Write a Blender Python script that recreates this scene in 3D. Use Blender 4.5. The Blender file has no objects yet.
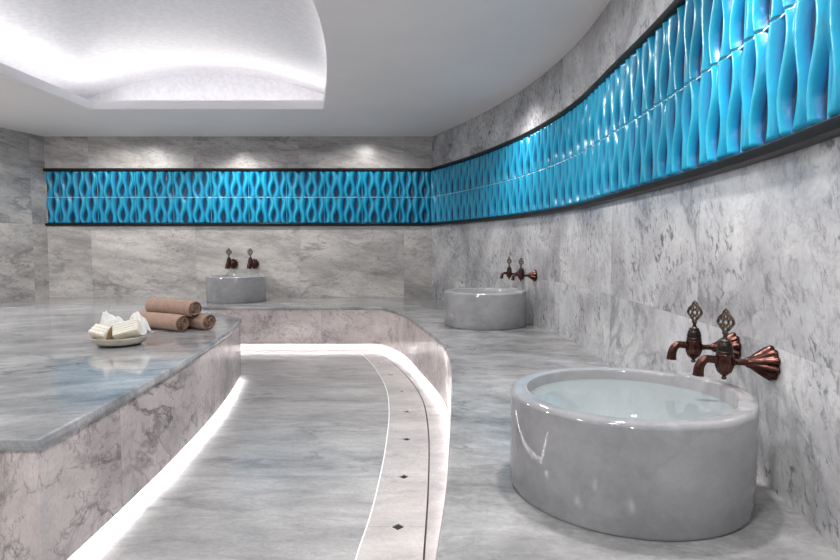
import bpy, bmesh, math, random
from mathutils import Vector, Matrix
from mathutils.geometry import tessellate_polygon
random.seed(7)
PI = math.pi
sc = bpy.context.scene
COL = sc.collection

# ------------------------------------------------------------------ materials
def new_mat(name):
    m = bpy.data.materials.new(name); m.use_nodes = True
    nt = m.node_tree
    return m, nt, nt.nodes['Principled BSDF']

def N(nt, t, **kw):
    n = nt.nodes.new(t)
    for k, v in kw.items(): setattr(n, k, v)
    return n

def math_n(nt, op, a, b=None, c=None, clamp=False):
    n = nt.nodes.new('ShaderNodeMath'); n.operation = op; n.use_clamp = clamp
    for i, v in enumerate((a, b, c)):
        if v is None: continue
        if hasattr(v, 'links'): nt.links.new(v, n.inputs[i])
        else: n.inputs[i].default_value = v
    return n.outputs[0]

def vmath(nt, op, a, b):
    n = nt.nodes.new('ShaderNodeVectorMath'); n.operation = op
    for i, v in enumerate((a, b)):
        if hasattr(v, 'links'): nt.links.new(v, n.inputs[i])
        elif isinstance(v, (int, float)) and op != 'SCALE': n.inputs[i].default_value = (v, v, v)
        elif op == 'SCALE' and i == 1: n.inputs['Scale'].default_value = v
        else: n.inputs[i].default_value = v
    return n.outputs[0]

def noise(nt, vec, scale, detail=4, rough=.55, dist=0):
    n = nt.nodes.new('ShaderNodeTexNoise')
    n.inputs['Scale'].default_value = scale; n.inputs['Detail'].default_value = detail
    n.inputs['Roughness'].default_value = rough; n.inputs['Distortion'].default_value = dist
    nt.links.new(vec, n.inputs['Vector'])
    return n

def ramp(nt, fac, stops):
    n = nt.nodes.new('ShaderNodeValToRGB'); cr = n.color_ramp
    while len(cr.elements) < len(stops): cr.elements.new(.5)
    for e, (p, c) in zip(cr.elements, stops):
        e.position = p; e.color = (c, c, c, 1) if isinstance(c, (int, float)) else tuple(c) + (1,)
    nt.links.new(fac, n.inputs[0]); return n.outputs[0]

def mix(nt, fac, a, b, mode='MIX'):
    n = nt.nodes.new('ShaderNodeMix'); n.data_type = 'RGBA'; n.blend_type = mode
    for s, v in ((n.inputs[0], fac), (n.inputs[6], a), (n.inputs[7], b)):
        if hasattr(v, 'links'): nt.links.new(v, s)
        elif isinstance(v, (int, float)): s.default_value = v
        else: s.default_value = tuple(v) + (1,)
    return n.outputs[2]

def marble(name, light, mid, vein, scale=1.0, stretch=(1, 1, 1), rot=(0, 0, 0), coord='UV', panel=None,
           vein_amt=.6, fleck=.5, fleck_rot=0.0, rough=.2, cloud=1.0, joint=.5, warp=.35, spec=.5, grain=.35):
    m, nt, b = new_mat(name)
    tc = N(nt, 'ShaderNodeTexCoord'); src = tc.outputs[coord]
    jl = None
    if panel:
        pw, ph, ou, ov = panel
        sx = N(nt, 'ShaderNodeSeparateXYZ'); nt.links.new(src, sx.inputs[0])
        u = math_n(nt, 'DIVIDE', math_n(nt, 'SUBTRACT', sx.outputs[0], ou), pw)
        v = math_n(nt, 'DIVIDE', math_n(nt, 'SUBTRACT', sx.outputs[1], ov), ph)
        cb = N(nt, 'ShaderNodeCombineXYZ')
        nt.links.new(math_n(nt, 'FLOOR', u), cb.inputs[0]); nt.links.new(math_n(nt, 'FLOOR', v), cb.inputs[1])
        wn = N(nt, 'ShaderNodeTexWhiteNoise', noise_dimensions='3D'); nt.links.new(cb.outputs[0], wn.inputs['Vector'])
        src2 = vmath(nt, 'ADD', src, vmath(nt, 'SCALE', wn.outputs['Color'], 17.0))
        du = math_n(nt, 'MULTIPLY', math_n(nt, 'PINGPONG', u, .5), pw)
        dv = math_n(nt, 'MULTIPLY', math_n(nt, 'PINGPONG', v, .5), ph)
        d = math_n(nt, 'MINIMUM', du, dv)
        jl = math_n(nt, 'MULTIPLY', math_n(nt, 'LESS_THAN', d, .0016), joint)
        pv = wn.outputs['Value']
    else:
        src2 = src
    mp = N(nt, 'ShaderNodeMapping'); nt.links.new(src2, mp.inputs['Vector'])
    mp.inputs['Rotation'].default_value = rot
    mp.inputs['Scale'].default_value = (scale, scale, scale)
    mp2 = N(nt, 'ShaderNodeMapping'); nt.links.new(mp.outputs[0], mp2.inputs['Vector'])
    mp2.inputs['Scale'].default_value = stretch
    v0 = mp2.outputs[0]
    w = noise(nt, v0, 1.3, 4, .6)
    wv = vmath(nt, 'SCALE', vmath(nt, 'SUBTRACT', w.outputs['Color'], .5), warp)
    v1 = vmath(nt, 'ADD', v0, wv)
    c1 = noise(nt, v1, 2.0, 9, .66).outputs['Fac']
    base = mix(nt, ramp(nt, c1, [(.5 - .17 / cloud, 0.0), (.5 + .17 / cloud, 1.0)]), mid, light)
    n1 = noise(nt, v1, 1.7, 7, .6, .6).outputs['Fac']
    a1 = math_n(nt, 'ABSOLUTE', math_n(nt, 'SUBTRACT', n1, .5))
    msk = ramp(nt, noise(nt, v1, 1.1, 3, .5).outputs['Fac'], [(.42, 0.0), (.62, 1.0)])
    vv = math_n(nt, 'MULTIPLY', math_n(nt, 'MULTIPLY', ramp(nt, a1, [(0, 1.0), (.035, 0.0)]), msk), vein_amt)
    base = mix(nt, vv, base, vein)
    n2 = noise(nt, v1, 4.3, 8, .7, .4).outputs['Fac']
    a2 = math_n(nt, 'ABSOLUTE', math_n(nt, 'SUBTRACT', n2, .47))
    v2 = math_n(nt, 'MULTIPLY', ramp(nt, a2, [(0, 1.0), (.02, 0.0)]), vein_amt * .55)
    base = mix(nt, v2, base, vein)
    if fleck:
        mf = N(nt, 'ShaderNodeMapping'); nt.links.new(src2, mf.inputs['Vector'])
        mf.inputs['Rotation'].default_value = (0, 0, fleck_rot)
        mf2 = N(nt, 'ShaderNodeMapping'); nt.links.new(mf.outputs[0], mf2.inputs['Vector']); mf2.inputs['Scale'].default_value = (1, .5, 1)
        fn = noise(nt, mf2.outputs[0], 38, 4, .65, .6).outputs['Fac']
        fm = ramp(nt, noise(nt, src2, 2.6, 4, .6).outputs['Fac'], [(.4, .1), (.62, 1.0)])
        fv = math_n(nt, 'MULTIPLY', math_n(nt, 'MULTIPLY', ramp(nt, fn, [(.53, 0.0), (.64, 1.0)]), fm), fleck)
        base = mix(nt, fv, base, vein)
    gr = noise(nt, src2, 70, 3, .6).outputs['Fac']
    base = mix(nt, grain, base, ramp(nt, gr, [(.3, .62), (.7, 1.0)]), 'MULTIPLY')
    if jl is not None:
        base = mix(nt, math_n(nt, 'MULTIPLY', pv, .07), base, (.35, .35, .36), 'MULTIPLY')
        base = mix(nt, jl, base, tuple(x * .5 for x in vein))
    nt.links.new(base, b.inputs['Base Color'])
    rr = math_n(nt, 'ADD', math_n(nt, 'MULTIPLY', c1, .08), rough - .04)
    nt.links.new(rr, b.inputs['Roughness'])
    b.inputs['Specular IOR Level'].default_value = spec
    return m

def simple(name, col, rough=.5, metal=0.0, bump=0, bscale=50, var=0.0, vscale=8, spec=.5):
    m, nt, b = new_mat(name)
    b.inputs['Roughness'].default_value = rough; b.inputs['Metallic'].default_value = metal
    b.inputs['Specular IOR Level'].default_value = spec
    tc = N(nt, 'ShaderNodeTexCoord')
    n = noise(nt, tc.outputs['Object'], vscale, 5, .6).outputs['Fac']
    c2 = tuple(min(1, x * (1 - var)) for x in col); c3 = tuple(min(1, x * (1 + var)) for x in col)
    nt.links.new(mix(nt, ramp(nt, n, [(.35, 0.0), (.65, 1.0)]), c2, c3), b.inputs['Base Color'])
    if bump:
        bn = N(nt, 'ShaderNodeBump'); bn.inputs['Strength'].default_value = bump; bn.inputs['Distance'].default_value = .004
        nt.links.new(noise(nt, tc.outputs['Object'], bscale, 4, .6).outputs['Fac'], bn.inputs['Height'])
        nt.links.new(bn.outputs[0], b.inputs['Normal'])
    return m

def emit(name, col, s):
    m = bpy.data.materials.new(name); m.use_nodes = True; nt = m.node_tree
    nt.nodes.clear()
    e = nt.nodes.new('ShaderNodeEmission'); e.inputs[0].default_value = tuple(col) + (1,); e.inputs[1].default_value = s
    o = nt.nodes.new('ShaderNodeOutputMaterial'); nt.links.new(e.outputs[0], o.inputs[0])
    return m

M = {}
M['wall_back'] = marble('grey marble cladding', (.68, .655, .63), (.29, .28, .275), (.09, .09, .095), 1.0, (.55, 1.9, 1), (0, 0, .12), panel=(1.24, 1.6, .52, -.3),
                        vein_amt=.5, fleck=.42, fleck_rot=1.35, rough=.24, joint=.16)
M['wall_right'] = marble('pale flecked marble cladding', (.70, .70, .71), (.31, .31, .33), (.06, .065, .08), 1.0, (1, .95, 1), (0, 0, .5), panel=(1.02, 1.53, .98, -.73),
                         vein_amt=.45, fleck=.8, fleck_rot=-.55, rough=.17, joint=.12)
M['bench'] = marble('grey bench marble', (.42, .42, .42), (.16, .16, .165), (.05, .05, .055), 1.5, (1, 1.7, 1), (0, 0, .1), coord='Object',
                    vein_amt=.38, fleck=.0, rough=.16)
M['riser'] = marble('rosy riser marble', (.76, .68, .665), (.42, .375, .37), (.07, .06, .07), 1.1, (.8, 1.1, 1), (0, 0, .4), panel=(1.6, 1.0, .5, -.2),
                    vein_amt=.85, fleck=.35, fleck_rot=.4, rough=.14, joint=.3)
M['slab'] = marble('blue grey slab marble', (.55, .55, .555), (.20, .21, .225), (.045, .055, .07), .9, (1, 2.1, 1), (0, 0, -.35), coord='Object',
                   vein_amt=.45, fleck=.15, fleck_rot=.9, rough=.09, spec=.6)
M['floor'] = marble('streaked floor marble', (.52, .51, .505), (.27, .27, .275), (.08, .085, .10), 1.0, (.8, 2.1, 1), (0, 0, .05), coord='Object',
                    panel=(7.0, .82, -6.0, .15), vein_amt=.35, fleck=.0, rough=.2, joint=.25)
M['strip'] = marble('pale rosy drain strip marble', (.62, .58, .57), (.42, .40, .40), (.2, .19, .19), 1.3, (1, 1.8, 1), coord='Object',
                    vein_amt=.25, fleck=.1, rough=.2)
M['basin'] = marble('polished basin marble', (.36, .36, .37), (.21, .21, .22), (.13, .13, .145), 1.1, (1, 1, 1.3), (.3, .2, 0), coord='Object',
                    vein_amt=.17, fleck=.0, rough=.06, cloud=1.0, grain=.1, spec=.6)
M['grout'] = simple('white grout', (.8, .79, .78), .6)
M['plinth'] = simple('grey plinth marble', (.38, .37, .37), .5, var=.08)
M['dark_grout'] = simple('dark grout', (.16, .15, .15), .6)
M['ceil'] = simple('painted ceiling', (.86, .83, .82), .55, var=.02, vscale=2, spec=.2)
M['vault'] = simple('silvered plaster vault', (.84, .83, .845), .45, bump=.25, bscale=60, var=.06, vscale=26, spec=.4)
M['lip'] = simple('white painted cornice', (.84, .83, .85), .5)
M['black'] = simple('black polished moulding', (.008, .008, .009), .38, var=.2, spec=.25)
M['bronze'] = simple('antique copper bronze', (.090, .042, .034), .27, 1.0, bump=.15, bscale=120, var=.45, vscale=45)
M['dark_bronze'] = simple('blackened bronze', (.045, .035, .032), .32, 1.0, bump=.2, bscale=150, var=.4, vscale=60)
M['brass'] = simple('aged openwork brass', (.13, .10, .075), .3, 1.0, bump=.2, bscale=150, var=.5, vscale=90)
M['towel'] = simple('beige terry cloth', (.42, .29, .23), .95, bump=.9, bscale=260, var=.10, vscale=30, spec=.1)
M['towel_end'] = simple('shaded beige terry fold', (.26, .17, .125), .95, bump=.9, bscale=260, var=.14, vscale=60, spec=.1)  # same terry darkened: shade of the rolled layers put into the colour
M['cloth'] = simple('white cotton cloth', (.80, .79, .76), .9, bump=.5, bscale=200, var=.04, vscale=20, spec=.1)
M['soap'] = simple('cream soap', (.80, .73, .58), .55, bump=.3, bscale=60, var=.07, vscale=30)
M['soap_wrap'] = simple('woven cream wrapping', (.84, .81, .73), .8, bump=.5, bscale=120, var=.06, vscale=60)
M['dish'] = simple('glazed stoneware', (.46, .42, .35), .3, var=.12, vscale=25)
M['dish_base'] = simple('dark glazed foot', (.06, .06, .055), .3)
M['twine'] = simple('brown twine', (.30, .17, .08), .8)
M['hole'] = simple('drain cup', (.008, .008, .008), .7)  # near-black imitates the darkness inside the drain holes
M['led'] = emit('cool white strip light', (1, .97, .97), 22)
M['led_low'] = emit('bright white strip light', (1, .97, .97), 50)
M['led_vault'] = emit('cool white cove strip light', (1, .98, 1.0), 3.6)
M['ceramic'] = None

def tile_mat():
    m, nt, b = new_mat('turquoise glazed relief tile')
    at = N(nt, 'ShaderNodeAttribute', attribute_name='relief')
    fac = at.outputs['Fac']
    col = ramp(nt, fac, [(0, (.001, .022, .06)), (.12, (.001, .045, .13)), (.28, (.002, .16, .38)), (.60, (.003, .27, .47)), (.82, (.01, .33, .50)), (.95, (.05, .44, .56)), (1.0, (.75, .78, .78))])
    tc = N(nt, 'ShaderNodeTexCoord')
    n = noise(nt, tc.outputs['Object'], 9, 4, .6).outputs['Fac']
    col = mix(nt, .5, col, ramp(nt, n, [(.3, .65), (.7, 1.0)]), 'MULTIPLY')
    nt.links.new(col, b.inputs['Base Color'])
    b.inputs['Roughness'].default_value = .28
    b.inputs['Specular IOR Level'].default_value = .4
    bn = N(nt, 'ShaderNodeBump'); bn.inputs['Strength'].default_value = .3; bn.inputs['Distance'].default_value = .005
    nt.links.new(noise(nt, tc.outputs['Object'], 28, 3, .5).outputs['Fac'], bn.inputs['Height'])
    nt.links.new(bn.outputs[0], b.inputs['Normal'])
    return m
M['tile'] = tile_mat()

def water_mat():
    m = bpy.data.materials.new('still clear water'); m.use_nodes = True; nt = m.node_tree; nt.nodes.clear()
    tr = N(nt, 'ShaderNodeBsdfTransparent'); tr.inputs[0].default_value = (.88, .95, .96, 1)
    df = N(nt, 'ShaderNodeBsdfDiffuse'); df.inputs[0].default_value = (.74, .84, .86, 1)
    m0 = N(nt, 'ShaderNodeMixShader'); m0.inputs[0].default_value = .28
    nt.links.new(tr.outputs[0], m0.inputs[1]); nt.links.new(df.outputs[0], m0.inputs[2])
    gl = N(nt, 'ShaderNodeBsdfGlossy'); gl.inputs['Roughness'].default_value = .03
    fr = N(nt, 'ShaderNodeFresnel'); fr.inputs[0].default_value = 1.33
    tc = N(nt, 'ShaderNodeTexCoord'); bn = N(nt, 'ShaderNodeBump'); bn.inputs['Strength'].default_value = .12; bn.inputs['Distance'].default_value = .004
    nt.links.new(noise(nt, tc.outputs['Object'], 9, 2, .5).outputs['Fac'], bn.inputs['Height'])
    nt.links.new(bn.outputs[0], gl.inputs['Normal'])
    m1 = N(nt, 'ShaderNodeMixShader'); nt.links.new(fr.outputs[0], m1.inputs[0])
    nt.links.new(m0.outputs[0], m1.inputs[1]); nt.links.new(gl.outputs[0], m1.inputs[2])
    o = N(nt, 'ShaderNodeOutputMaterial'); nt.links.new(m1.outputs[0], o.inputs[0])
    return m
M['water'] = water_mat()

# ------------------------------------------------------------------ mesh helpers
class MB:
    def __init__(s): s.v = []; s.f = []; s.uv = {}; s.att = None
    def add(s, vs, fs):
        o = len(s.v); s.v += [tuple(p) for p in vs]; s.f += [tuple(i + o for i in f) for f in fs]; return o
    def grid(s, rows, closed_u=False, closed_v=False, flip=False):
        nu = len(rows[0]); nv = len(rows); vs = [p for r in rows for p in r]; fs = []
        for j in range(nv if closed_v else nv - 1):
            for i in range(nu if closed_u else nu - 1):
                a = j * nu + i; b = j * nu + (i + 1) % nu; c = ((j + 1) % nv) * nu + (i + 1) % nu; d = ((j + 1) % nv) * nu + i
                fs.append((a, d, c, b) if flip else (a, b, c, d))
        return s.add(vs, fs)
    def lathe(s, prof, n=48, mod=None, cx=0, cy=0, cap0=False, cap1=False, axis='Z', M4=None):
        rows = []
        for r, z in prof:
            row = []
            for k in range(n):
                a = 2 * PI * k / n
                rr, zz = (r, z) if mod is None else mod(r, z, a)
                p = Vector((cx + rr * math.cos(a), cy + rr * math.sin(a), zz))
                if M4 is not None: p = M4 @ p
                row.append(p)
            rows.append(row)
        o = s.grid(rows, closed_u=True)
        if cap0: s.f.append(tuple(o + k for k in reversed(range(n))))
        if cap1: s.f.append(tuple(o + (len(prof) - 1) * n + k for k in range(n)))
        return o
    def tube(s, pts, rad, n=10, closed=False, caps=True):
        pts = [Vector(p) for p in pts]; m = len(pts)
        if not isinstance(rad, (list, tuple)): rad = [rad] * m
        rows = []; up = None
        for i in range(m):
            if closed: t = pts[(i + 1) % m] - pts[i - 1]
            else: t = pts[min(i + 1, m - 1)] - pts[max(i - 1, 0)]
            t.normalize()
            if up is None:
                up = Vector((0, 0, 1)) if abs(t.z) < .9 else Vector((0, 1, 0))
            b = t.cross(up); b.normalize(); up = b.cross(t); up.normalize()
            rows.append([pts[i] + (b * math.cos(2 * PI * k / n) + up * math.sin(2 * PI * k / n)) * rad[i] for k in range(n)])
        o = s.grid(rows, closed_u=True, closed_v=closed, flip=False)
        if caps and not closed:
            s.f.append(tuple(o + k for k in reversed(range(n)))); s.f.append(tuple(o + (m - 1) * n + k for k in range(n)))
        return o
    def box(s, c, d, M4=None):
        vs = []
        for z in (-1, 1):
            for y in (-1, 1):
                for x in (-1, 1):
                    p = Vector((c[0] + x * d[0] / 2, c[1] + y * d[1] / 2, c[2] + z * d[2] / 2))
                    vs.append(M4 @ p if M4 is not None else p)
        s.add(vs, [(0, 2, 3, 1), (4, 5, 7, 6), (0, 1, 5, 4), (2, 6, 7, 3), (0, 4, 6, 2), (1, 3, 7, 5)])
    def poly(s, pts, z, flip=False):
        tri = tessellate_polygon([[Vector((p[0], p[1], 0)) for p in pts]])
        A = sum(pts[i][0] * pts[(i + 1) % len(pts)][1] - pts[(i + 1) % len(pts)][0] * pts[i][1] for i in range(len(pts)))
        fs = []
        for t in tri:
            a, b, c = [pts[i] for i in t]
            cr = (b[0] - a[0]) * (c[1] - a[1]) - (b[1] - a[1]) * (c[0] - a[0])
            if abs(cr) < 1e-12: continue
            t = tuple(t)
            if (cr < 0) != flip: t = t[::-1]
            fs.append(t)
        s.add([(p[0], p[1], z) for p in pts], fs)
    def prism(s, pts, z0, z1):
        s.poly(pts, z1); s.poly(pts, z0, flip=True)
        n = len(pts)
        A = sum(pts[i][0] * pts[(i + 1) % n][1] - pts[(i + 1) % n][0] * pts[i][1] for i in range(n))
        P = pts if A > 0 else pts[::-1]
        s.add([(p[0], p[1], z0) for p in P] + [(p[0], p[1], z1) for p in P], [(i, (i + 1) % n, n + (i + 1) % n, n + i) for i in range(n)])
    def build(s, name, mat, parent=None, smooth=True, bevel=0, recalc=True, uvf=None, loc=None, rotz=0, scale=None, angle=40):
        me = bpy.data.meshes.new(name); me.from_pydata(s.v, [], s.f); me.update()
        bm = bmesh.new(); bm.from_mesh(me)
        if recalc: bmesh.ops.remove_doubles(bm, verts=bm.verts, dist=1e-5)
        if recalc: bmesh.ops.recalc_face_normals(bm, faces=bm.faces)
        bm.to_mesh(me); bm.free()
        if uvf:
            uv = me.uv_layers.new(name='UVMap')
            for l in me.loops: uv.data[l.index].uv = uvf(me.vertices[l.vertex_index].co)
        o = bpy.data.objects.new(name, me); COL.objects.link(o)
        me.materials.append(mat)
        if smooth:
            me.shade_smooth() if hasattr(me, 'shade_smooth') else None
            try: me.set_sharp_from_angle(angle=math.radians(angle))
            except Exception: pass
        if bevel:
            md = o.modifiers.new('bevel', 'BEVEL'); md.width = bevel; md.segments = 3; md.limit_method = 'ANGLE'
        if parent: o.parent = parent
        if loc: o.location = loc
        if rotz: o.rotation_euler.z = rotz
        return o

def tag(o, label=None, cat=None, group=None, kind=None):
    if label: o['label'] = label
    if cat: o['category'] = cat
    if group: o['group'] = group
    if kind: o['kind'] = kind
    return o

def thing(name, label, cat, loc=(0, 0, 0), rotz=0, group=None):
    o = bpy.data.objects.new(name, None); COL.objects.link(o); o.empty_display_size = .1
    o.location = loc; o.rotation_euler = (0, 0, rotz)
    return tag(o, label, cat, group)

def copy_tree(o, parent=None):
    c = o.copy(); COL.objects.link(c)
    if parent: c.parent = parent
    for ch in list(o.children): copy_tree(ch, c)
    return c

def catmull(P, step=.05):
    out = []
    n = len(P)
    for i in range(n - 1):
        p0 = P[i - 1] if i else (2 * P[0][0] - P[1][0], 2 * P[0][1] - P[1][1])
        p1, p2 = P[i], P[i + 1]
        p3 = P[i + 2] if i + 2 < n else (2 * P[-1][0] - P[-2][0], 2 * P[-1][1] - P[-2][1])
        L = math.hypot(p2[0] - p1[0], p2[1] - p1[1]); k = max(1, int(L / step))
        for j in range(k):
            t = j / k
            out.append(tuple(.5 * (2 * b + (c - a) * t + (2 * a - 5 * b + 4 * c - d) * t * t + (-a + 3 * b - 3 * c + d) * t ** 3) for a, b, c, d in zip(p0, p1, p2, p3)))
    out.append(tuple(P[-1])); return out

def smooth_line(P, it=3):
    P = [list(p) for p in P]
    for _ in range(it):
        Q = [P[0]] + [[(P[i - 1][k] + 2 * P[i][k] + P[i + 1][k]) / 4 for k in (0, 1)] for i in range(1, len(P) - 1)] + [P[-1]]
        P = Q
    return [tuple(p) for p in P]

def resample(P, step):
    L = [0]
    for i in range(1, len(P)): L.append(L[-1] + math.hypot(P[i][0] - P[i - 1][0], P[i][1] - P[i - 1][1]))
    n = max(2, int(L[-1] / step) + 1); out = []; j = 0
    for k in range(n):
        s = L[-1] * k / (n - 1)
        while j < len(L) - 2 and L[j + 1] < s: j += 1
        t = (s - L[j]) / max(1e-9, L[j + 1] - L[j])
        out.append((P[j][0] + (P[j + 1][0] - P[j][0]) * t, P[j][1] + (P[j + 1][1] - P[j][1]) * t, s))
    return out

def offset(P, d, closed=False):
    """positive d moves to the left of the direction of travel"""
    n = len(P); out = []
    for i in range(n):
        a = P[i - 1] if (closed or i) else None; b = P[i]; c = P[(i + 1) % n] if (closed or i < n - 1) else None
        ns = []
        for p, q in ((a, b), (b, c)):
            if p is None or q is None: continue
            dx, dy = q[0] - p[0], q[1] - p[1]; l = math.hypot(dx, dy) or 1e-9
            ns.append((-dy / l, dx / l))
        nx = sum(k[0] for k in ns); ny = sum(k[1] for k in ns); l = math.hypot(nx, ny) or 1; nx /= l; ny /= l
        cs = nx * ns[0][0] + ny * ns[0][1]
        out.append((b[0] + nx * d / max(cs, .4), b[1] + ny * d / max(cs, .4)))
    return out

def sweep(P, prof, closed=False):
    """prof = [(offset to the left, z)] -> rows"""
    return [[(x, y, z) for x, y in offset(P, d, closed)] for d, z in prof]

# ------------------------------------------------------------------ plan of the room (metres)
BZ = .433; SZ = .488; CEIL = 2.334; YB = 6.914; XL = -4.43; XC = .14; YF = -2.4
RW = smooth_line(catmull([(XC, YB), (.335, 6.45), (.545, 5.9), (.73, 5.3), (.855, 4.8), (.925, 4.4), (.985, 3.9), (1.003, 3.5), (.99, 3.0),
              (.98, 2.5), (.955, 2.0), (.912, 1.5), (.845, 1.1), (.755, .6), (.70, 0), (.68, -1.0), (.68, YF)], .06), 4)
LW = [(XL, YB), (-4.56, 6.36), (-5.0, 4.9), (-5.1, 3.0), (-5.1, YF)]
ROOM = [*RW, *reversed(LW)]

def uv_along(P, S):
    def f(c):
        best = min(range(len(P)), key=lambda i: (P[i][0] - c.x) ** 2 + (P[i][1] - c.y) ** 2)
        return (S[best], c.z)
    return f
def wall(name, P, mat, label=None):
    mb = MB(); S = [0]
    for i in range(1, len(P)): S.append(S[-1] + math.hypot(P[i][0] - P[i - 1][0], P[i][1] - P[i - 1][1]))
    zs = [0, BZ, 1.3, 1.95, CEIL]
    rows = [[(p[0], p[1], z) for p in P] for z in zs]
    mb.grid(rows)
    o = mb.build(name, mat, recalc=False, uvf=uv_along(P, S))
    return tag(o, kind='structure')
wall('wall_back', [(XL, YB), (XC, YB)], M['wall_back'])
wall('wall_right', RW, M['wall_right'])
wall('wall_left', LW[::-1], M['wall_back'])

# ceiling with the opening of the vault
OPEN_R = smooth_line(catmull([(-.91, 5.53), (-.80, 5.0), (-.70, 4.44), (-.60, 3.75), (-.56, 3.1), (-.60, 2.45), (-.70, 1.76), (-.91, .8)], .08), 2)
OPEN = [(-3.10, 5.53), (-3.12, 4.4), (-3.12, 2.0), (-3.10, .8)][::-1]
OPEN = OPEN + OPEN_R           # counter-clockwise seen from above? (order only matters for offsets)
mb = MB()
tri = tessellate_polygon([[Vector((p[0], p[1], 0)) for p in ROOM], [Vector((p[0], p[1], 0)) for p in OPEN]])
allp = ROOM + OPEN
mb.add([(p[0], p[1], CEIL) for p in allp], [tuple(t) for t in tri])
tag(mb.build('ceiling', M['ceil'], smooth=False, recalc=False), kind='structure')
# cornice lip around the opening: fascia up, then ledge back under the vault
LIP = .08
area = sum(OPEN[i][0] * OPEN[(i + 1) % len(OPEN)][1] - OPEN[(i + 1) % len(OPEN)][0] * OPEN[i][1] for i in range(len(OPEN)))
sg = 1 if area < 0 else -1       # left offset goes outwards for a clockwise loop
mb = MB()
mb.grid(sweep(OPEN, [(0, CEIL), (0, CEIL + LIP), (sg * .02, CEIL + LIP), (sg * .02, CEIL + .03), (sg * .45, CEIL + .03)], True), closed_u=True)
tag(mb.build('trim_5', M['lip'], smooth=False), kind='structure')
mb = MB()
mb.grid(sweep(OPEN, [(sg * .05, CEIL + .034), (sg * .09, CEIL + .034), (sg * .09, CEIL + .046), (sg * .05, CEIL + .046)], True), closed_u=True, closed_v=True)
tag(mb.build('cove_light_strip', M['led_vault']), 'cool white strip light hidden behind the white lip of the ceiling vault', 'light strip')
# vault: barrel over the opening with two lunette end walls
xc, aw, zs, rise = -2.10, 1.75, CEIL + .03, .42
def arch(x): 
    t = max(0, 1 - ((x - xc) / aw) ** 2); return zs + rise * t ** 1.2
ys = (5.95, .38); xs = [xc - aw * math.cos(PI * k / 48) for k in range(49)]
mb = MB()
rows = [[(x, ys[0] + (ys[1] - ys[0]) * j / 12, arch(x)) for x in xs] for j in range(13)]
mb.grid(rows)
for y in ys:
    mb.grid([[(x, y, zs) for x in xs], [(x, y, arch(x)) for x in xs]])
tag(mb.build('ceiling_vault', M['vault'], recalc=True), kind='structure')

# ------------------------------------------------------------------ black mouldings and the tile frieze
def moulding(name, P, z0, z1, dep, side):
    mb = MB()
    h = z1 - z0
    prof = [(0, z0), (side * dep * .55, z0), (side * dep * .9, z0 + h * .15), (side * dep, z0 + h * .4), (side * dep, z0 + h * .75), (side * dep * .7, z0 + h * .85), (side * dep * .6, z1), (0, z1)]
    mb.grid(sweep(P, prof))
    return tag(mb.build(name, M['black'], angle=30), kind='structure')
BP = [(XL, YB), (XC, YB)]
# keep the two runs mitred at the corner
run = [(XL, YB), (XC, YB)] + RW[1:]
i0 = 1
def split_off(side_d):
    o = offset(run, side_d); return o[:2], o[1:]
def moulding_run(z0, z1, dep, names):
    h = z1 - z0
    prof = [(0, z0), (dep * .55, z0), (dep * .9, z0 + h * .15), (dep, z0 + h * .4), (dep, z0 + h * .75), (dep * .7, z0 + h * .85), (dep * .6, z1), (0, z1)]
    for k, nm in enumerate(names):
        mb = MB(); rows = [[(x, y, z) for x, y in split_off(-d)[k]] for d, z in prof]
        mb.grid(rows)
        for e in (0, -1):
            mb.add([r[e] for r in rows], [tuple(range(len(rows)))])
        tag(mb.build(nm, M['black'], angle=30), kind='structure')
moulding_run(1.284, 1.321, .036, ('trim_1', 'trim_2'))
moulding_run(1.925, 1.963, .036, ('trim_3', 'trim_4'))

TZ0, TZ1 = 1.319, 1.927; TH = (TZ1 - TZ0) / 2; TW = .447; PITCH = TW / 6
def relief(s, z, s0):
    """0..1 glaze height at distance s along the frieze"""
    ti = math.floor((s - s0) / TW); u = (s - s0) - ti * TW
    row = 0 if z < TZ0 + TH else 1; w = (z - TZ0 - row * TH) / TH
    ed = min(u, TW - u); er = min(w, 1 - w) * TH
    if (row == 0 and w > .5 or row == 1 and w < .5) and er < .0026: return .42, 1.0
    if ed < .0028: return .30, .97 if (ti % 3) else .85
    best = 0
    for i in range(-1, 7):
        k = i % 6; off = RIBS[k]
        jj = .5 * math.sin(ti * 2.3 + row * 1.9 + k)
        ph = off[2] + jj * .35
        cx = (i + .5) * PITCH + off[0] + off[1] * math.sin(2 * PI * w + ph)
        hw = off[3] + off[4] * math.sin(2 * PI * w + ph + off[5])
        d = abs(u - cx) / hw
        if d < 1: best = max(best, (1 - d ** 1.5) * off[6])
    h = best * .93
    h *= min(1, ed / .006 + .35); h *= min(1, er / .006 + .45)
    return h, h
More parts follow.
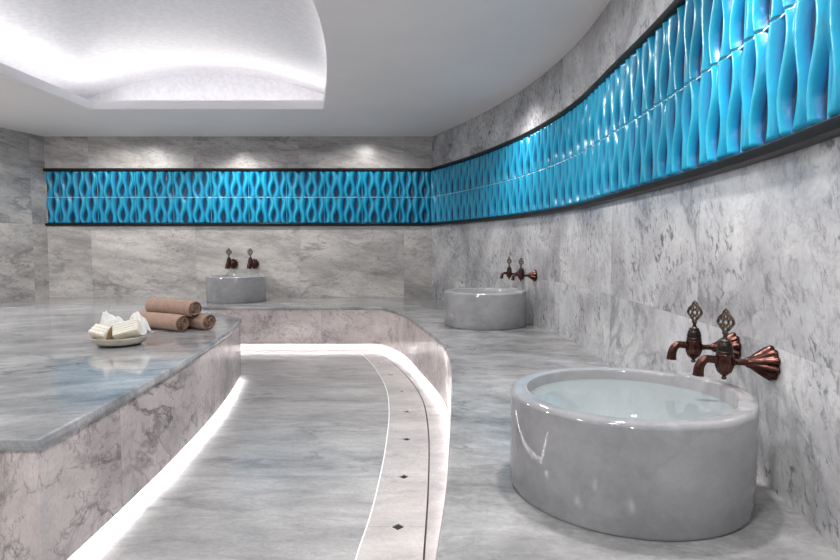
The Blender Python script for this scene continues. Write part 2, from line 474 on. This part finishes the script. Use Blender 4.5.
# per rib: sideways shift, wave size, phase, half width, width swing, width phase, crest height
RIBS = [(.004, .013, 0.2, .036, .007, 1.4, .90), (-.003, .017, PI + .3, .034, .009, .3, 1.0), (.002, .010, .5, .040, .006, 2.5, .93),
        (.005, .018, PI - .2, .033, .008, 1.0, 1.0), (-.004, .014, -.3, .038, .009, 2.0, .88), (.0, .016, PI + .1, .034, .007, .6, .97)]
def frieze(name, P, s0, label, ds, dz):
    Q = resample(P, ds); mb = MB(); att = []
    # plan normals pointing into the room (right of travel)
    nz = int((TZ1 - TZ0) / dz); rows = []; mid = TZ0 + TH
    zs_ = [TZ0 + (TZ1 - TZ0) * j / nz for j in range(nz + 1)]
    zs_ = sorted([z for z in zs_ if abs(z - mid) > .009] + [mid + q for q in (-.0075, -.0040, -.0022, .0022, .0040, .0075)])
    for z in zs_:
        row = []
        for i, (x, y, s) in enumerate(Q):
            a = Q[max(0, i - 1)]; b = Q[min(len(Q) - 1, i + 1)]
            dx, dy = b[0] - a[0], b[1] - a[1]; l = math.hypot(dx, dy)
            nx, ny = dy / l, -dx / l
            h, c = relief(s, z, s0)
            d = .002 + .031 * h
            row.append((x + nx * d, y + ny * d, z)); att.append(c)
        rows.append(row)
    mb.grid(rows)
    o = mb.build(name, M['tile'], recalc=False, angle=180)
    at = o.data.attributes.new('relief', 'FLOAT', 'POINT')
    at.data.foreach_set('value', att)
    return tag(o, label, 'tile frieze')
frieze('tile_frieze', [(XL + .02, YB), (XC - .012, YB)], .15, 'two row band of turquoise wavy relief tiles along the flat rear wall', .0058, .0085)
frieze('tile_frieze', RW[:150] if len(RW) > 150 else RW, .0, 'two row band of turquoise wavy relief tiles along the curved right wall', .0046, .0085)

# ------------------------------------------------------------------ floor with drainage strip
INNER = catmull([(-.30, YF), (-.27, .2), (-.235, 1.3), (-.217, 1.895), (-.196, 2.2), (-.184, 2.55), (-.181, 3.04), (-.197, 3.64), (-.252, 4.25), (-.37, 4.87), (-.485, 5.32), (-.60, 5.70)], .06)
OUTER = catmull([(-.07, YF), (-.04, .2), (-.01, 1.3), (.013, 1.895), (.037, 2.5), (.048, 3.18), (.022, 3.87), (-.07, 4.47), (-.221, 5.08), (-.33, 5.42), (-.457, 5.70)], .06)
def cutx(P, y):
    for a, b in zip(P, P[1:]):
        if a[1] <= y <= b[1]: t = (y - a[1]) / (b[1] - a[1]); return a[0] + (b[0] - a[0]) * t
    return P[-1][0]
mb = MB(); mb.prism([(-5.3, YF), *offset(INNER, .0028), (-5.3, 5.70)], -.03, 0)
tag(mb.build('floor', M['floor'], smooth=False), kind='structure')
mb = MB(); mb.prism([*offset(OUTER, -.0035), (-.457, 5.707), (-5.3, 5.707), (-5.3, 6.3), (.3, 6.3), (.6, 5.0), (.6, YF)], -.03, 0)
tag(mb.build('floor', M['strip'], smooth=False), kind='structure')
mb = MB(); mb.prism([(-5.3, YF), (.9, YF), (.9, 6.9), (-5.3, 6.9)], -.06, -.0301)
tag(mb.build('floor', M['dark_grout'], smooth=False), kind='structure')
mb = MB(); A_, B_ = offset(INNER, .0028), offset(INNER, -.0028)
mb.grid([[(x, y, .0006) for x, y in A_], [(x, y, .0006) for x, y in B_]])
tag(mb.build('trim_6', M['grout'], smooth=False), kind='structure')
DR = [(-.083, 2.127), (-.073, 2.601), (-.073, 3.117), (-.082, 3.642), (-.134, 4.162), (-.236, 4.69), (-.374, 5.21)]
hd = .032
segs = [YF] + [d[1] for d in DR] + [5.70]
IN2, OUT2 = offset(INNER, -.0028), offset(OUTER, .0035)
mb = MB()
for k in range(len(segs) - 1):
    y0, y1 = segs[k], segs[k + 1]; g = .0009
    pts = [(cutx(IN2, y0 + g), y0 + g)]
    if k > 0:
        dx = DR[k - 1][0]; pts += [(dx - hd, y0 + g), (dx, y0 + hd), (dx + hd, y0 + g)]
    pts += [(cutx(OUT2, y0 + g), y0 + g)]
    pts += [p for p in OUT2 if y0 + .02 < p[1] < y1 - .02] + [(cutx(OUT2, y1 - g), y1 - g)]
    if k < len(DR):
        dx = DR[k][0]; pts += [(dx + hd, y1 - g), (dx, y1 - hd), (dx - hd, y1 - g)]
    pts += [(cutx(IN2, y1 - g), y1 - g)] + [p for p in reversed(IN2) if y0 + .02 < p[1] < y1 - .02]
    mb.prism(pts, -.03, 0)
tag(mb.build('floor', M['strip'], smooth=False), kind='structure')
# diamond drains: a rim, and a black block painting the shade down the hole
lab = ['diamond shaped drain hole in the floor strip, nearest to the front edge', 'diamond shaped drain hole in the floor strip, second from the front',
       'diamond shaped drain hole in the floor strip, third from the front', 'diamond shaped drain hole, middle one of the seven in the strip',
       'small diamond drain hole in the floor strip, third from the back', 'small diamond drain hole in the floor strip, second from the back',
       'small diamond drain hole farthest back, near the glowing rear bench base']
for k, (x, y) in enumerate(DR):
    dt = thing('floor_drain', lab[k], 'drain', (x, y, 0), 0, 'diamond drains along the curved strip')
    mb = MB(); h1 = hd - .0015; h2 = hd - .003
    D = lambda h, z: [(h, 0, z), (0, h, z), (-h, 0, z), (0, -h, z)]
    mb.grid([D(h1, -.022), D(h1, .0008), D(h2, .0008), D(h2, -.006)], closed_u=True)
    mb.build('rim', M['grout'], dt, smooth=False)
    mb = MB(); mb.add(D(h2 + .001, -.0050) + D(h2 + .001, -.0215), [(0, 1, 2, 3), (7, 6, 5, 4), (0, 4, 5, 1), (1, 5, 6, 2), (2, 6, 7, 3), (3, 7, 4, 0)])
    mb.build('hole_shade', M['hole'], dt, smooth=False)

# ------------------------------------------------------------------ benches and platform
def lens(P):
    S = [0]
    for i in range(1, len(P)): S.append(S[-1] + math.hypot(P[i][0] - P[i - 1][0], P[i][1] - P[i - 1][1]))
    return S
EDGE = smooth_line(catmull([(-4.70, 5.849), (-3.0, 5.849), (-1.7, 5.849), (-.60, 5.849), (-.39, 5.82), (-.155, 5.27), (0.0, 4.52), (.135, 3.78), (.163, 3.25), (.140, 2.57), (.112, 2.10), (.068, 1.477), (.029, 1.12), (-.01, .7), (-.04, 0), (-.05, YF + .02)], .06), 3)
E_ = EDGE
bt = thing('marble_bench', 'continuous grey marble bench wrapping the rear and curved right walls', 'bench')
ins = .012
side = 1   # travelling left-to-right then towards the camera: the bench lies to the left
mb = MB(); rows = sweep(E_, [(0, BZ - .03), (0, BZ - .008), (.003, BZ - .002), (.010, BZ)]); mb.grid(rows)
Ein = offset(E_, .010)
# trim where the bench meets the left wall
top = [p for p in Ein] + [(RW[-1][0], YF + .02)] + list(reversed(RW[:-1])) + [(XL, YB), (-4.56, 6.36)]
mb.poly(top, BZ)
mb.build('bench_top', M['bench'], bt, recalc=False)
mb = MB(); mb.grid(sweep(E_, [(.006, BZ - .0295), (.006, .056), (.010, .052), (.026, .052), (.026, .066), (.12, .066)]))
mb.build('riser', M['riser'], bt, recalc=False, uvf=uv_along(offset(E_, .006), lens(E_)))
mb = MB(); mb.grid(sweep(E_, [(.12, .066), (.12, .0)]))
mb.build('plinth', M['plinth'], bt, recalc=False)
mb = MB(); mb.grid(sweep(E_, [(.036, .054), (.050, .054), (.050, .064), (.036, .064)]), closed_v=True)
mb.build('light_strip', M['led'], bt)['label'] = 'glowing white strip light under the bench'

PE = smooth_line(catmull([(-1.122, 1.675), (-1.128, 2.0), (-1.155, 2.65), (-1.215, 3.36), (-1.30, 4.0), (-1.39, 4.49)], .08), 2)
PLAT = PE + [(-2.20, 5.46), (-3.5, 5.52), (-4.55, 4.6), (-4.60, 1.675)]
# loop is counter-clockwise: left offset = inwards
pt = thing('marble_platform', 'large low blue grey marble platform holding the towels, lit from below', 'platform')
mb = MB(); rows = sweep(PLAT, [(.014, SZ - .034), (.002, SZ - .034), (-.001, SZ - .030), (-.001, SZ - .008), (.002, SZ - .002), (.009, SZ)], True); mb.grid(rows, closed_u=True)
mb.poly(offset(PLAT, .009, True), SZ)
mb.build('platform_top', M['slab'], pt, recalc=False)
mb = MB(); mb.grid(sweep(PLAT, [(.010, SZ - .0335), (.010, .050), (.014, .046), (.030, .046), (.030, .062), (.12, .062)], True), closed_u=True)
PL2 = PLAT + [PLAT[0]]
mb.build('platform_side', M['riser'], pt, recalc=False, uvf=uv_along(PLAT, lens(PLAT)))
mb = MB(); mb.grid(sweep(PLAT, [(.12, .062), (.12, .0)], True), closed_u=True)
mb.build('plinth', M['plinth'], pt, recalc=False)
mb = MB(); mb.grid(sweep(PLAT, [(.034, .048), (.050, .048), (.050, .060), (.034, .060)], True), closed_u=True, closed_v=True)
mb.build('light_strip', M['led_low'], pt)['label'] = 'glowing white strip light under the platform'

# ------------------------------------------------------------------ basins
def basin_mesh(R, H, r, wall_ang):
    prof = [(R - .012, 0), (R - .004, .002), (R, .010), (R, H * .5), (R, H - .014), (R - .003, H - .006), (R - .009, H - .001), (R - .016, H), (r + .010, H), (r + .003, H - .002), (r, H - .009),
            (r - .002, H - .06), (r - .012, H - .12), (r - .05, H - .165), (r - .12, H - .185), (.03, H - .19), (0.0005, H - .19)]
    def mod(rr, z, a):
        d = (a - wall_ang + PI) % (2 * PI) - PI
        k = max(0, min(1, (.66 - abs(d)) / .02))
        if z > H - .02: z += .010 * k
        if rr > R - .02 and z > H - .05: rr -= .0 * k
        return rr, z
    mb = MB(); mb.lathe(prof, 160, mod, cap0=True); return mb
def basin(x, y, R, H, r, ang, label, wlabel):
    o = basin_mesh(R, H, r, ang).build('marble_basin', M['basin'], loc=(x, y, BZ), angle=35)
    tag(o, label, 'basin', 'round marble wash basins')
    mb = MB(); wl = H - .030; n = 96
    mb.add([(0, 0, 0)] + [((r - .0015) * math.cos(2 * PI * k / n), (r - .0015) * math.sin(2 * PI * k / n), 0) for k in range(n)], [(0, 1 + k, 1 + (k + 1) % n) for k in range(n)])
    w = mb.build('basin_water', M['water'], loc=(x, y, BZ + wl))
    tag(w, wlabel, 'water')
basin(.536, 1.484, .297, .252, .252, .05, 'large round polished marble basin nearest the camera on the right', 'clear still water filling the near basin')
basin(.512, 4.56, .322, .270, .268, .05, 'middle round marble basin beside the curved wall', 'still water in the middle basin')
basin(-2.062, 6.50, .322, .285, .268, PI / 2, 'far round marble basin standing against the rear wall', 'still water in the far basin')

# ------------------------------------------------------------------ wall taps  (local +X points out of the wall)
RX = Matrix.Rotation(PI / 2, 4, 'Y')     # lathe axis Z -> X
def make_tap():
    t = thing('wall_tap', 'antique copper wall tap', 'tap')
    mb = MB()
    prof = [(.0005, .001), (.046, .001), (.048, .006), (.046, .012), (.038, .026), (.028, .044), (.019, .058), (.014, .066), (.0005, .067)]
    def fl(r, z, a):
        k = min(1, max(0, (r - .010) / .03)); return r * (1 + .20 * k * abs(math.cos(5 * a)) - .12 * k), z
    mb.lathe(prof, 96, fl, M4=RX); mb.build('wall_flange', M['bronze'], t, angle=50)
    mb = MB()
    prof = [(.0135, .062), (.016, .066), (.0135, .071), (.0095, .074), (.0085, .09), (.0085, .10), (.012, .104), (.0125, .112), (.0095, .116), (.009, .126)]
    mb.lathe(prof, 24, M4=RX); mb.build('supply_pipe', M['bronze'], t)
    bx = .130
    mb = MB()
    prof = [(.0005, -.052), (.0065, -.050), (.007, -.045), (.0045, -.041), (.010, -.037), (.019, -.028), (.0245, -.012), (.0255, .004), (.023, .014), (.0245, .018), (.0225, .024), (.0005, .0245)]
    def fb(r, z, a):
        k = 1 if -.035 < z < .012 else 0; return r * (1 + .05 * k * math.cos(10 * a)), z
    mb.lathe(prof, 60, fb, cx=bx); mb.build('tap_body', M['bronze'], t, angle=50)
    mb = MB()
    prof = [(.0005, .024), (.0225, .0242), (.0235, .030), (.021, .033), (.0225, .039), (.0195, .047), (.020, .051), (.015, .058), (.0165, .061), (.009, .066), (.0055, .071), (.0055, .078), (.0005, .079)]
    mb.lathe(prof, 40, cx=bx); mb.build('bonnet', M['dark_bronze'], t, angle=50)
    mb = MB(); pts = []; rad = []
    for k in range(13):
        a = k / 12
        if a < .45: q = a / .45; pts.append((bx + .018 + .028 * q, 0, .004 + .004 * math.sin(q * PI / 2))); rad.append(.0115)
        else:
            q = (a - .45) / .55; pts.append((bx + .046 + .024 * math.sin(q * PI / 2), 0, .008 - .040 * (1 - math.cos(q * PI / 2)))); rad.append(.0115 + .003 * q)
    pts.append((bx + .0705, 0, -.042)); rad.append(.0155)
    mb.tube(pts, rad, 20); mb.build('spout', M['bronze'], t)
    # openwork plaque handle in the plane across the pipe
    mb = MB(); z0 = .076
    def ring(cy, cz, ry, rz, r=.0026, n=18, tilt=0):
        mb.tube([(bx + tilt * math.sin(2 * PI * k / n), cy + ry * math.cos(2 * PI * k / n), cz + rz * math.sin(2 * PI * k / n)) for k in range(n)], r, 8, closed=True)
    out = [(0, 0), (.006, .006), (.005, .014), (.014, .024), (.023, .038), (.019, .052), (.009, .062), (.006, .070), (0, .077)]
    out = out + [(-y, z) for y, z in out[-2:0:-1]]
    mb.tube([(bx, y, z0 + z) for y, z in out], .0030, 8, closed=True)
    ring(0, z0 + .039, .0075, .0075); ring(0, z0 + .020, .0055, .0065); ring(0, z0 + .056, .0055, .0065)
    ring(.0135, z0 + .040, .006, .008); ring(-.0135, z0 + .040, .006, .008); ring(0, z0 + .071, .0045, .0045)
    ring(.0075, z0 + .029, .004, .005); ring(-.0075, z0 + .029, .004, .005); ring(.008, z0 + .051, .004, .005); ring(-.008, z0 + .051, .004, .005)
    mb.tube([(bx, 0, z0 - .004), (bx, 0, z0 + .010)], .0045, 10)
    h = mb.build('handle', M['brass'], t)
    for v in h.data.vertices: v.co.x -= bx; v.co.y *= 1.15
    h.location.x = bx; h.rotation_euler.z = .6
    return t
tap0 = make_tap()
def wall_at(y):
    for a, b in zip(RW, RW[1:]):
        if b[1] <= y <= a[1]:
            t = (y - a[1]) / (b[1] - a[1]); n = math.atan2(-(b[0] - a[0]), (b[1] - a[1]))
            return a[0] + (b[0] - a[0]) * t, math.atan2(b[0] - a[0], -(b[1] - a[1]))
TAPZ = .757
spots = [('R', 1.475, TAPZ, 'copper tap over the near basin, its fluted flange closest to the camera'),
         ('R', 1.70, TAPZ, 'copper tap over the near basin, farther of its pair'),
         ('R', 4.53, .822, 'dark copper tap over the middle basin, nearer of its pair'),
         ('R', 4.80, .822, 'dark copper tap over the middle basin, farther of its pair'),
         ('B', -2.225, .838, 'small dark tap above the far basin, left of its pair'),
         ('B', -1.975, .838, 'small dark tap above the far basin, right of its pair')]
for k, (w, p, z, lb) in enumerate(spots):
    t = tap0 if k == 0 else copy_tree(tap0)
    if w == 'R':
        x, sl = wall_at(p); t.location = (x - .001, p, z); t.rotation_euler.z = PI + (sl if k < 2 else sl * .5)
    else:
        t.location = (p, YB - .001, z); t.rotation_euler.z = -PI / 2
    t.scale = (1.2,) * 3 if w == 'B' else (.9,) * 3
    t['label'] = lb; t['group'] = 'pairs of antique wall taps'

# ------------------------------------------------------------------ towels
def make_towel(R, L, name, label, seed):
    rnd = random.Random(seed); turns = 4.2; n = 150
    t = thing(name, label, 'towel')
    def rad(th): return R * (.10 + .90 * th / (2 * PI * turns))
    mb = MB(); th0 = 2 * PI * (turns - 1.0)
    # outer wrap: a slightly squashed cylinder with soft ends
    def outline(s, a):
        wob = 1 + .02 * math.sin(3 * a + s * 5 + seed) + .015 * math.sin(7 * s + 2 * a)
        endr = 1 - .10 * max(0, (abs(s - .5) - .44) / .06) ** 2
        lip = .045 if (a - .6) % (2 * PI) < .9 else 0
        r = R * wob * endr * (1 + lip * (1 - ((a - .6) % (2 * PI)) / .9))
        z = r * math.sin(a); z = max(z, -R * .93)
        return (L * (s - .5), r * math.cos(a), R * .93 + z * .97)
    ns, na = 40, 72
    rows = [[outline(i / ns, 2 * PI * k / na) for k in range(na)] for i in range(ns + 1)]
    mb.grid(rows, closed_u=True); mb.build('wrap', M['towel'], t)
    for sgn in (-1, 1):
        mb = MB(); x0 = sgn * L * .5
        # spiral layered end as a height field
        nr, nt_ = 34, 90; rows = []
        for i in range(nr + 1):
            q = i / nr; row = []
            for k in range(nt_):
                a = 2 * PI * k / nt_
                ph = (q * turns - a / (2 * PI) * 1.0) % 1
                hh = .018 * math.sin(PI * ph) ** .7 * (1 if q < .97 else 0) * (.75 + .4 * math.sin(a * 2 + q * 9 + seed))
                o = outline(0 if sgn < 0 else 1, a)
                cy, cz = 0, R * .93
                row.append((x0 + sgn * (hh - .012), cy + (o[1] - cy) * q * .995, cz + (o[2] - cz) * q * .995))
            rows.append(row)
        mb.grid(rows, closed_u=True); mb.build('rolled_end', M['towel_end'], t)
    return t
TA = math.atan2(3.86 - 4.09, -1.60 + 1.98)
def put_towel(t, x, y, z, a): t.location = (x, y, z); t.rotation_euler = (0, 0, a)
ax, ay = math.cos(TA), math.sin(TA); px_, py_ = -ay, ax
R_ = .057
put_towel(make_towel(R_, .46, 'rolled_towel', 'rolled beige towel lying in front, bottom of the three towel stack', 1), -1.765, 3.93, SZ + .001, TA)
put_towel(make_towel(R_, .46, 'rolled_towel', 'rolled beige towel lying behind, its shaded rolled end showing at right', 2), -1.765 + .140 * px_ + .09 * ax, 3.93 + .140 * py_ + .09 * ay, SZ + .001, TA)
put_towel(make_towel(R_, .46, 'rolled_towel', 'rolled beige towel resting on top of the other two', 3), -1.765 + .070 * px_ + .03 * ax, 3.93 + .070 * py_ + .03 * ay, SZ + .0925, TA + .02)
for o in COL.objects:
    if o.name.startswith('rolled_towel'): o['group'] = 'rolled beige towels'

# ------------------------------------------------------------------ dish with soap and cloth
DX, DY = -1.722, 3.30
ds = thing('soap_dish', 'shallow round stoneware dish holding soap and a white cloth', 'dish', (DX, DY, SZ + .001))
mb = MB(); mb.lathe([(.0005, .016), (.100, .017), (.124, .026), (.136, .050), (.140, .052), (.143, .048), (.139, .028), (.126, .014), (.100, .008), (.0005, .008)], 72); mb.build('bowl', M['dish'], ds)
mb = MB(); mb.lathe([(.0005, .0075), (.112, .0075), (.108, .0), (.0005, .0)], 60); mb.build('foot', M['dish_base'], ds)
def soap(label, loc, rot, dims, stripes):
    t = thing('soap_bar', label, 'soap', loc, 0, 'soap bars in the dish'); t.rotation_euler = rot
    L, W, H = dims
    mb = MB(); mb.box((0, 0, 0), dims); mb.build('bar', M['soap'], t, bevel=.007)
    mb = MB()
    for k in range(stripes): mb.box((0, W * ((k + .5) / stripes - .5) * .94, H / 2 + .001), (L * .96, W / stripes * .74, .004))
    mb.build('wrapping', M['soap_wrap'], t, bevel=.0012)
soap('cream soap bar in ribbed wrapping leaning on the right of the dish', (DX + .066, DY - .050, SZ + .098), (.80, -.24, .20), (.138, .088, .046), 5)
soap('cream soap bar on the left of the dish, lower and tilted outwards', (DX - .078, DY - .056, SZ + .082), (.62, .20, -.22), (.098, .072, .044), 3)
tw = MB(); tw.tube([(0, -.070, .045), (0, -.060, .088), (.004, -.030, .112), (.010, .0, .120)], [.009, .012, .012, .008], 10)
tag(tw.build('twine_bundle', M['twine'], loc=(DX - .017, DY, SZ)), 'short brown twine bundle between the two soap bars', 'twine')
mb = MB(); nu, nv = 80, 46; rows = []
for j in range(nv + 1):
    row = []
    for i in range(nu + 1):
        u, v = i / nu, j / nv; x = u * 2 - 1; y = v * 2 - 1
        pk = .098 + .050 * math.exp(-((x + .82) / .22) ** 2) + .020 * math.exp(-((x + .3) / .3) ** 2) + .045 * math.exp(-((x - .55) / .30) ** 2) - .045 * math.exp(-((x - .08) / .16) ** 2)
        e = max(0, 1 - abs(y) ** 2.4) ** .55 * max(0, 1 - max(0, abs(x) - .8) / .2 * .6)
        h = pk * e + e * (.008 * abs(math.sin(6 * x + 3.2 * y + 1)) + .005 * math.sin(15 * y - 9 * x) + .004 * math.sin(21 * x + 4 * y))
        xx = x * .138; yy = y * .052 + .055; lim = .060 if math.hypot(xx, yy) > .118 else 0
        row.append((x * .138 * (1 + .05 * math.sin(v * 8)) * (1 if h < .09 else .97), y * (.052 + .010 * math.sin(u * 9)) + .055, max(lim, max(.004, h) + .030)))
    rows.append(row)
mb.grid(rows)
cl = mb.build('wash_cloth', M['cloth'], loc=(DX, DY, SZ), recalc=False, angle=180)
md = cl.modifiers.new('thick', 'SOLIDIFY'); md.thickness = .003; md.offset = -1
tag(cl, 'crumpled white wash cloth heaped behind the soap bars in the dish', 'cloth')

# ------------------------------------------------------------------ lights
def spot(x, y, z, e, ang, tx=None, size=.03, blend=.6, col=(1, .96, .93)):
    l = bpy.data.lights.new('ceiling_spot', 'SPOT'); l.energy = e; l.spot_size = math.radians(ang); l.spot_blend = blend; l.shadow_soft_size = size; l.color = col
    o = bpy.data.objects.new('ceiling_spot', l); COL.objects.link(o); o.location = (x, y, z)
    d = Vector(tx or (x, y, 0)) - Vector((x, y, z)); o.rotation_euler = d.to_track_quat('-Z', 'Y').to_euler()
    return o
# downlights over the basins, close to the walls
spot(.50, 1.60, 2.31, 75, 95, (.62, 1.52, .6), .06)
spot(.44, 4.60, 2.31, 75, 130, (.80, 4.58, .8), .12, 1.0)
spot(.775, 1.52, 2.32, 10, 70, (.80, 1.52, .4), .02)
spot(.77, 4.54, 2.32, 6, 80, (.80, 4.54, .4), .05, 1.0)
spot(-2.05, 6.30, 2.31, 80, 125, (-2.05, 6.66, .8), .10)
spot(-2.08, 6.78, 2.32, 5, 80, (-2.08, 6.80, .4), .02)
spot(-.7, 6.25, 2.31, 36, 130, (-.7, 6.85, .9), .10)
spot(-3.4, 6.25, 2.31, 36, 130, (-3.4, 6.85, .9), .10)
# strip lights of the cove, lying behind the cornice lip and aimed across the vault
def cove(x, y, L, tgt, e):
    l = bpy.data.lights.new('cove_light', 'AREA'); l.shape = 'RECTANGLE'; l.size = L; l.size_y = .04; l.energy = e; l.color = (1, .985, 1)
    o = bpy.data.objects.new('cove_light', l); COL.objects.link(o); o.location = (x, y, CEIL + .068)
    z = Vector((x, y, CEIL + .068)) - Vector(tgt); z.normalize(); lx = Vector((0, 1, 0)) if abs(tgt[1] - y) < .01 else Vector((1, 0, 0)); yy = z.cross(lx); yy.normalize()
    o.rotation_euler = Matrix((lx, yy, z)).transposed().to_euler()
cove(-3.19, 3.15, 4.6, (-1.9, 3.15, 2.80), 7.5)
cove(-.50, 3.15, 2.6, (-2.2, 3.15, 2.80), 7.5)
cove(-2.0, 5.61, 2.0, (-2.0, 3.8, 2.95), 5)
cove(-2.0, .72, 2.0, (-2.0, 2.8, 2.95), 5)
# added soft fill lights at ceiling height, around the vault and behind the viewer
for x, y, e in ((-.2, 3.0, 32), (-.2, 0.4, 22), (-2.0, .2, 16), (-4.0, 4.6, 50), (-4.0, 2.0, 36), (-.2, -1.5, 30), (-2.6, -1.6, 22)):
    l = bpy.data.lights.new('ceiling_fill', 'AREA'); l.shape = 'DISK'; l.size = .25; l.energy = e; l.color = (1, .98, .97)
    o = bpy.data.objects.new('ceiling_fill', l); COL.objects.link(o); o.location = (x, y, CEIL - .01)

w = bpy.data.worlds.new('World'); sc.world = w; w.use_nodes = True
w.node_tree.nodes['Background'].inputs[0].default_value = (.24, .235, .23, 1)

# ------------------------------------------------------------------ camera
cam = bpy.data.cameras.new('Camera'); co = bpy.data.objects.new('Camera', cam); COL.objects.link(co)
co.location = (0, 0, 1.06); co.rotation_euler = (PI / 2 - math.atan(35 / 580), 0, 0)
cam.sensor_width = 36; cam.lens = 580 / 840 * 36; cam.clip_start = .02
sc.camera = co
sc.view_settings.view_transform = 'Standard'; sc.view_settings.look = 'None'; sc.view_settings.gamma = 1
sc.view_settings.exposure = 0.17
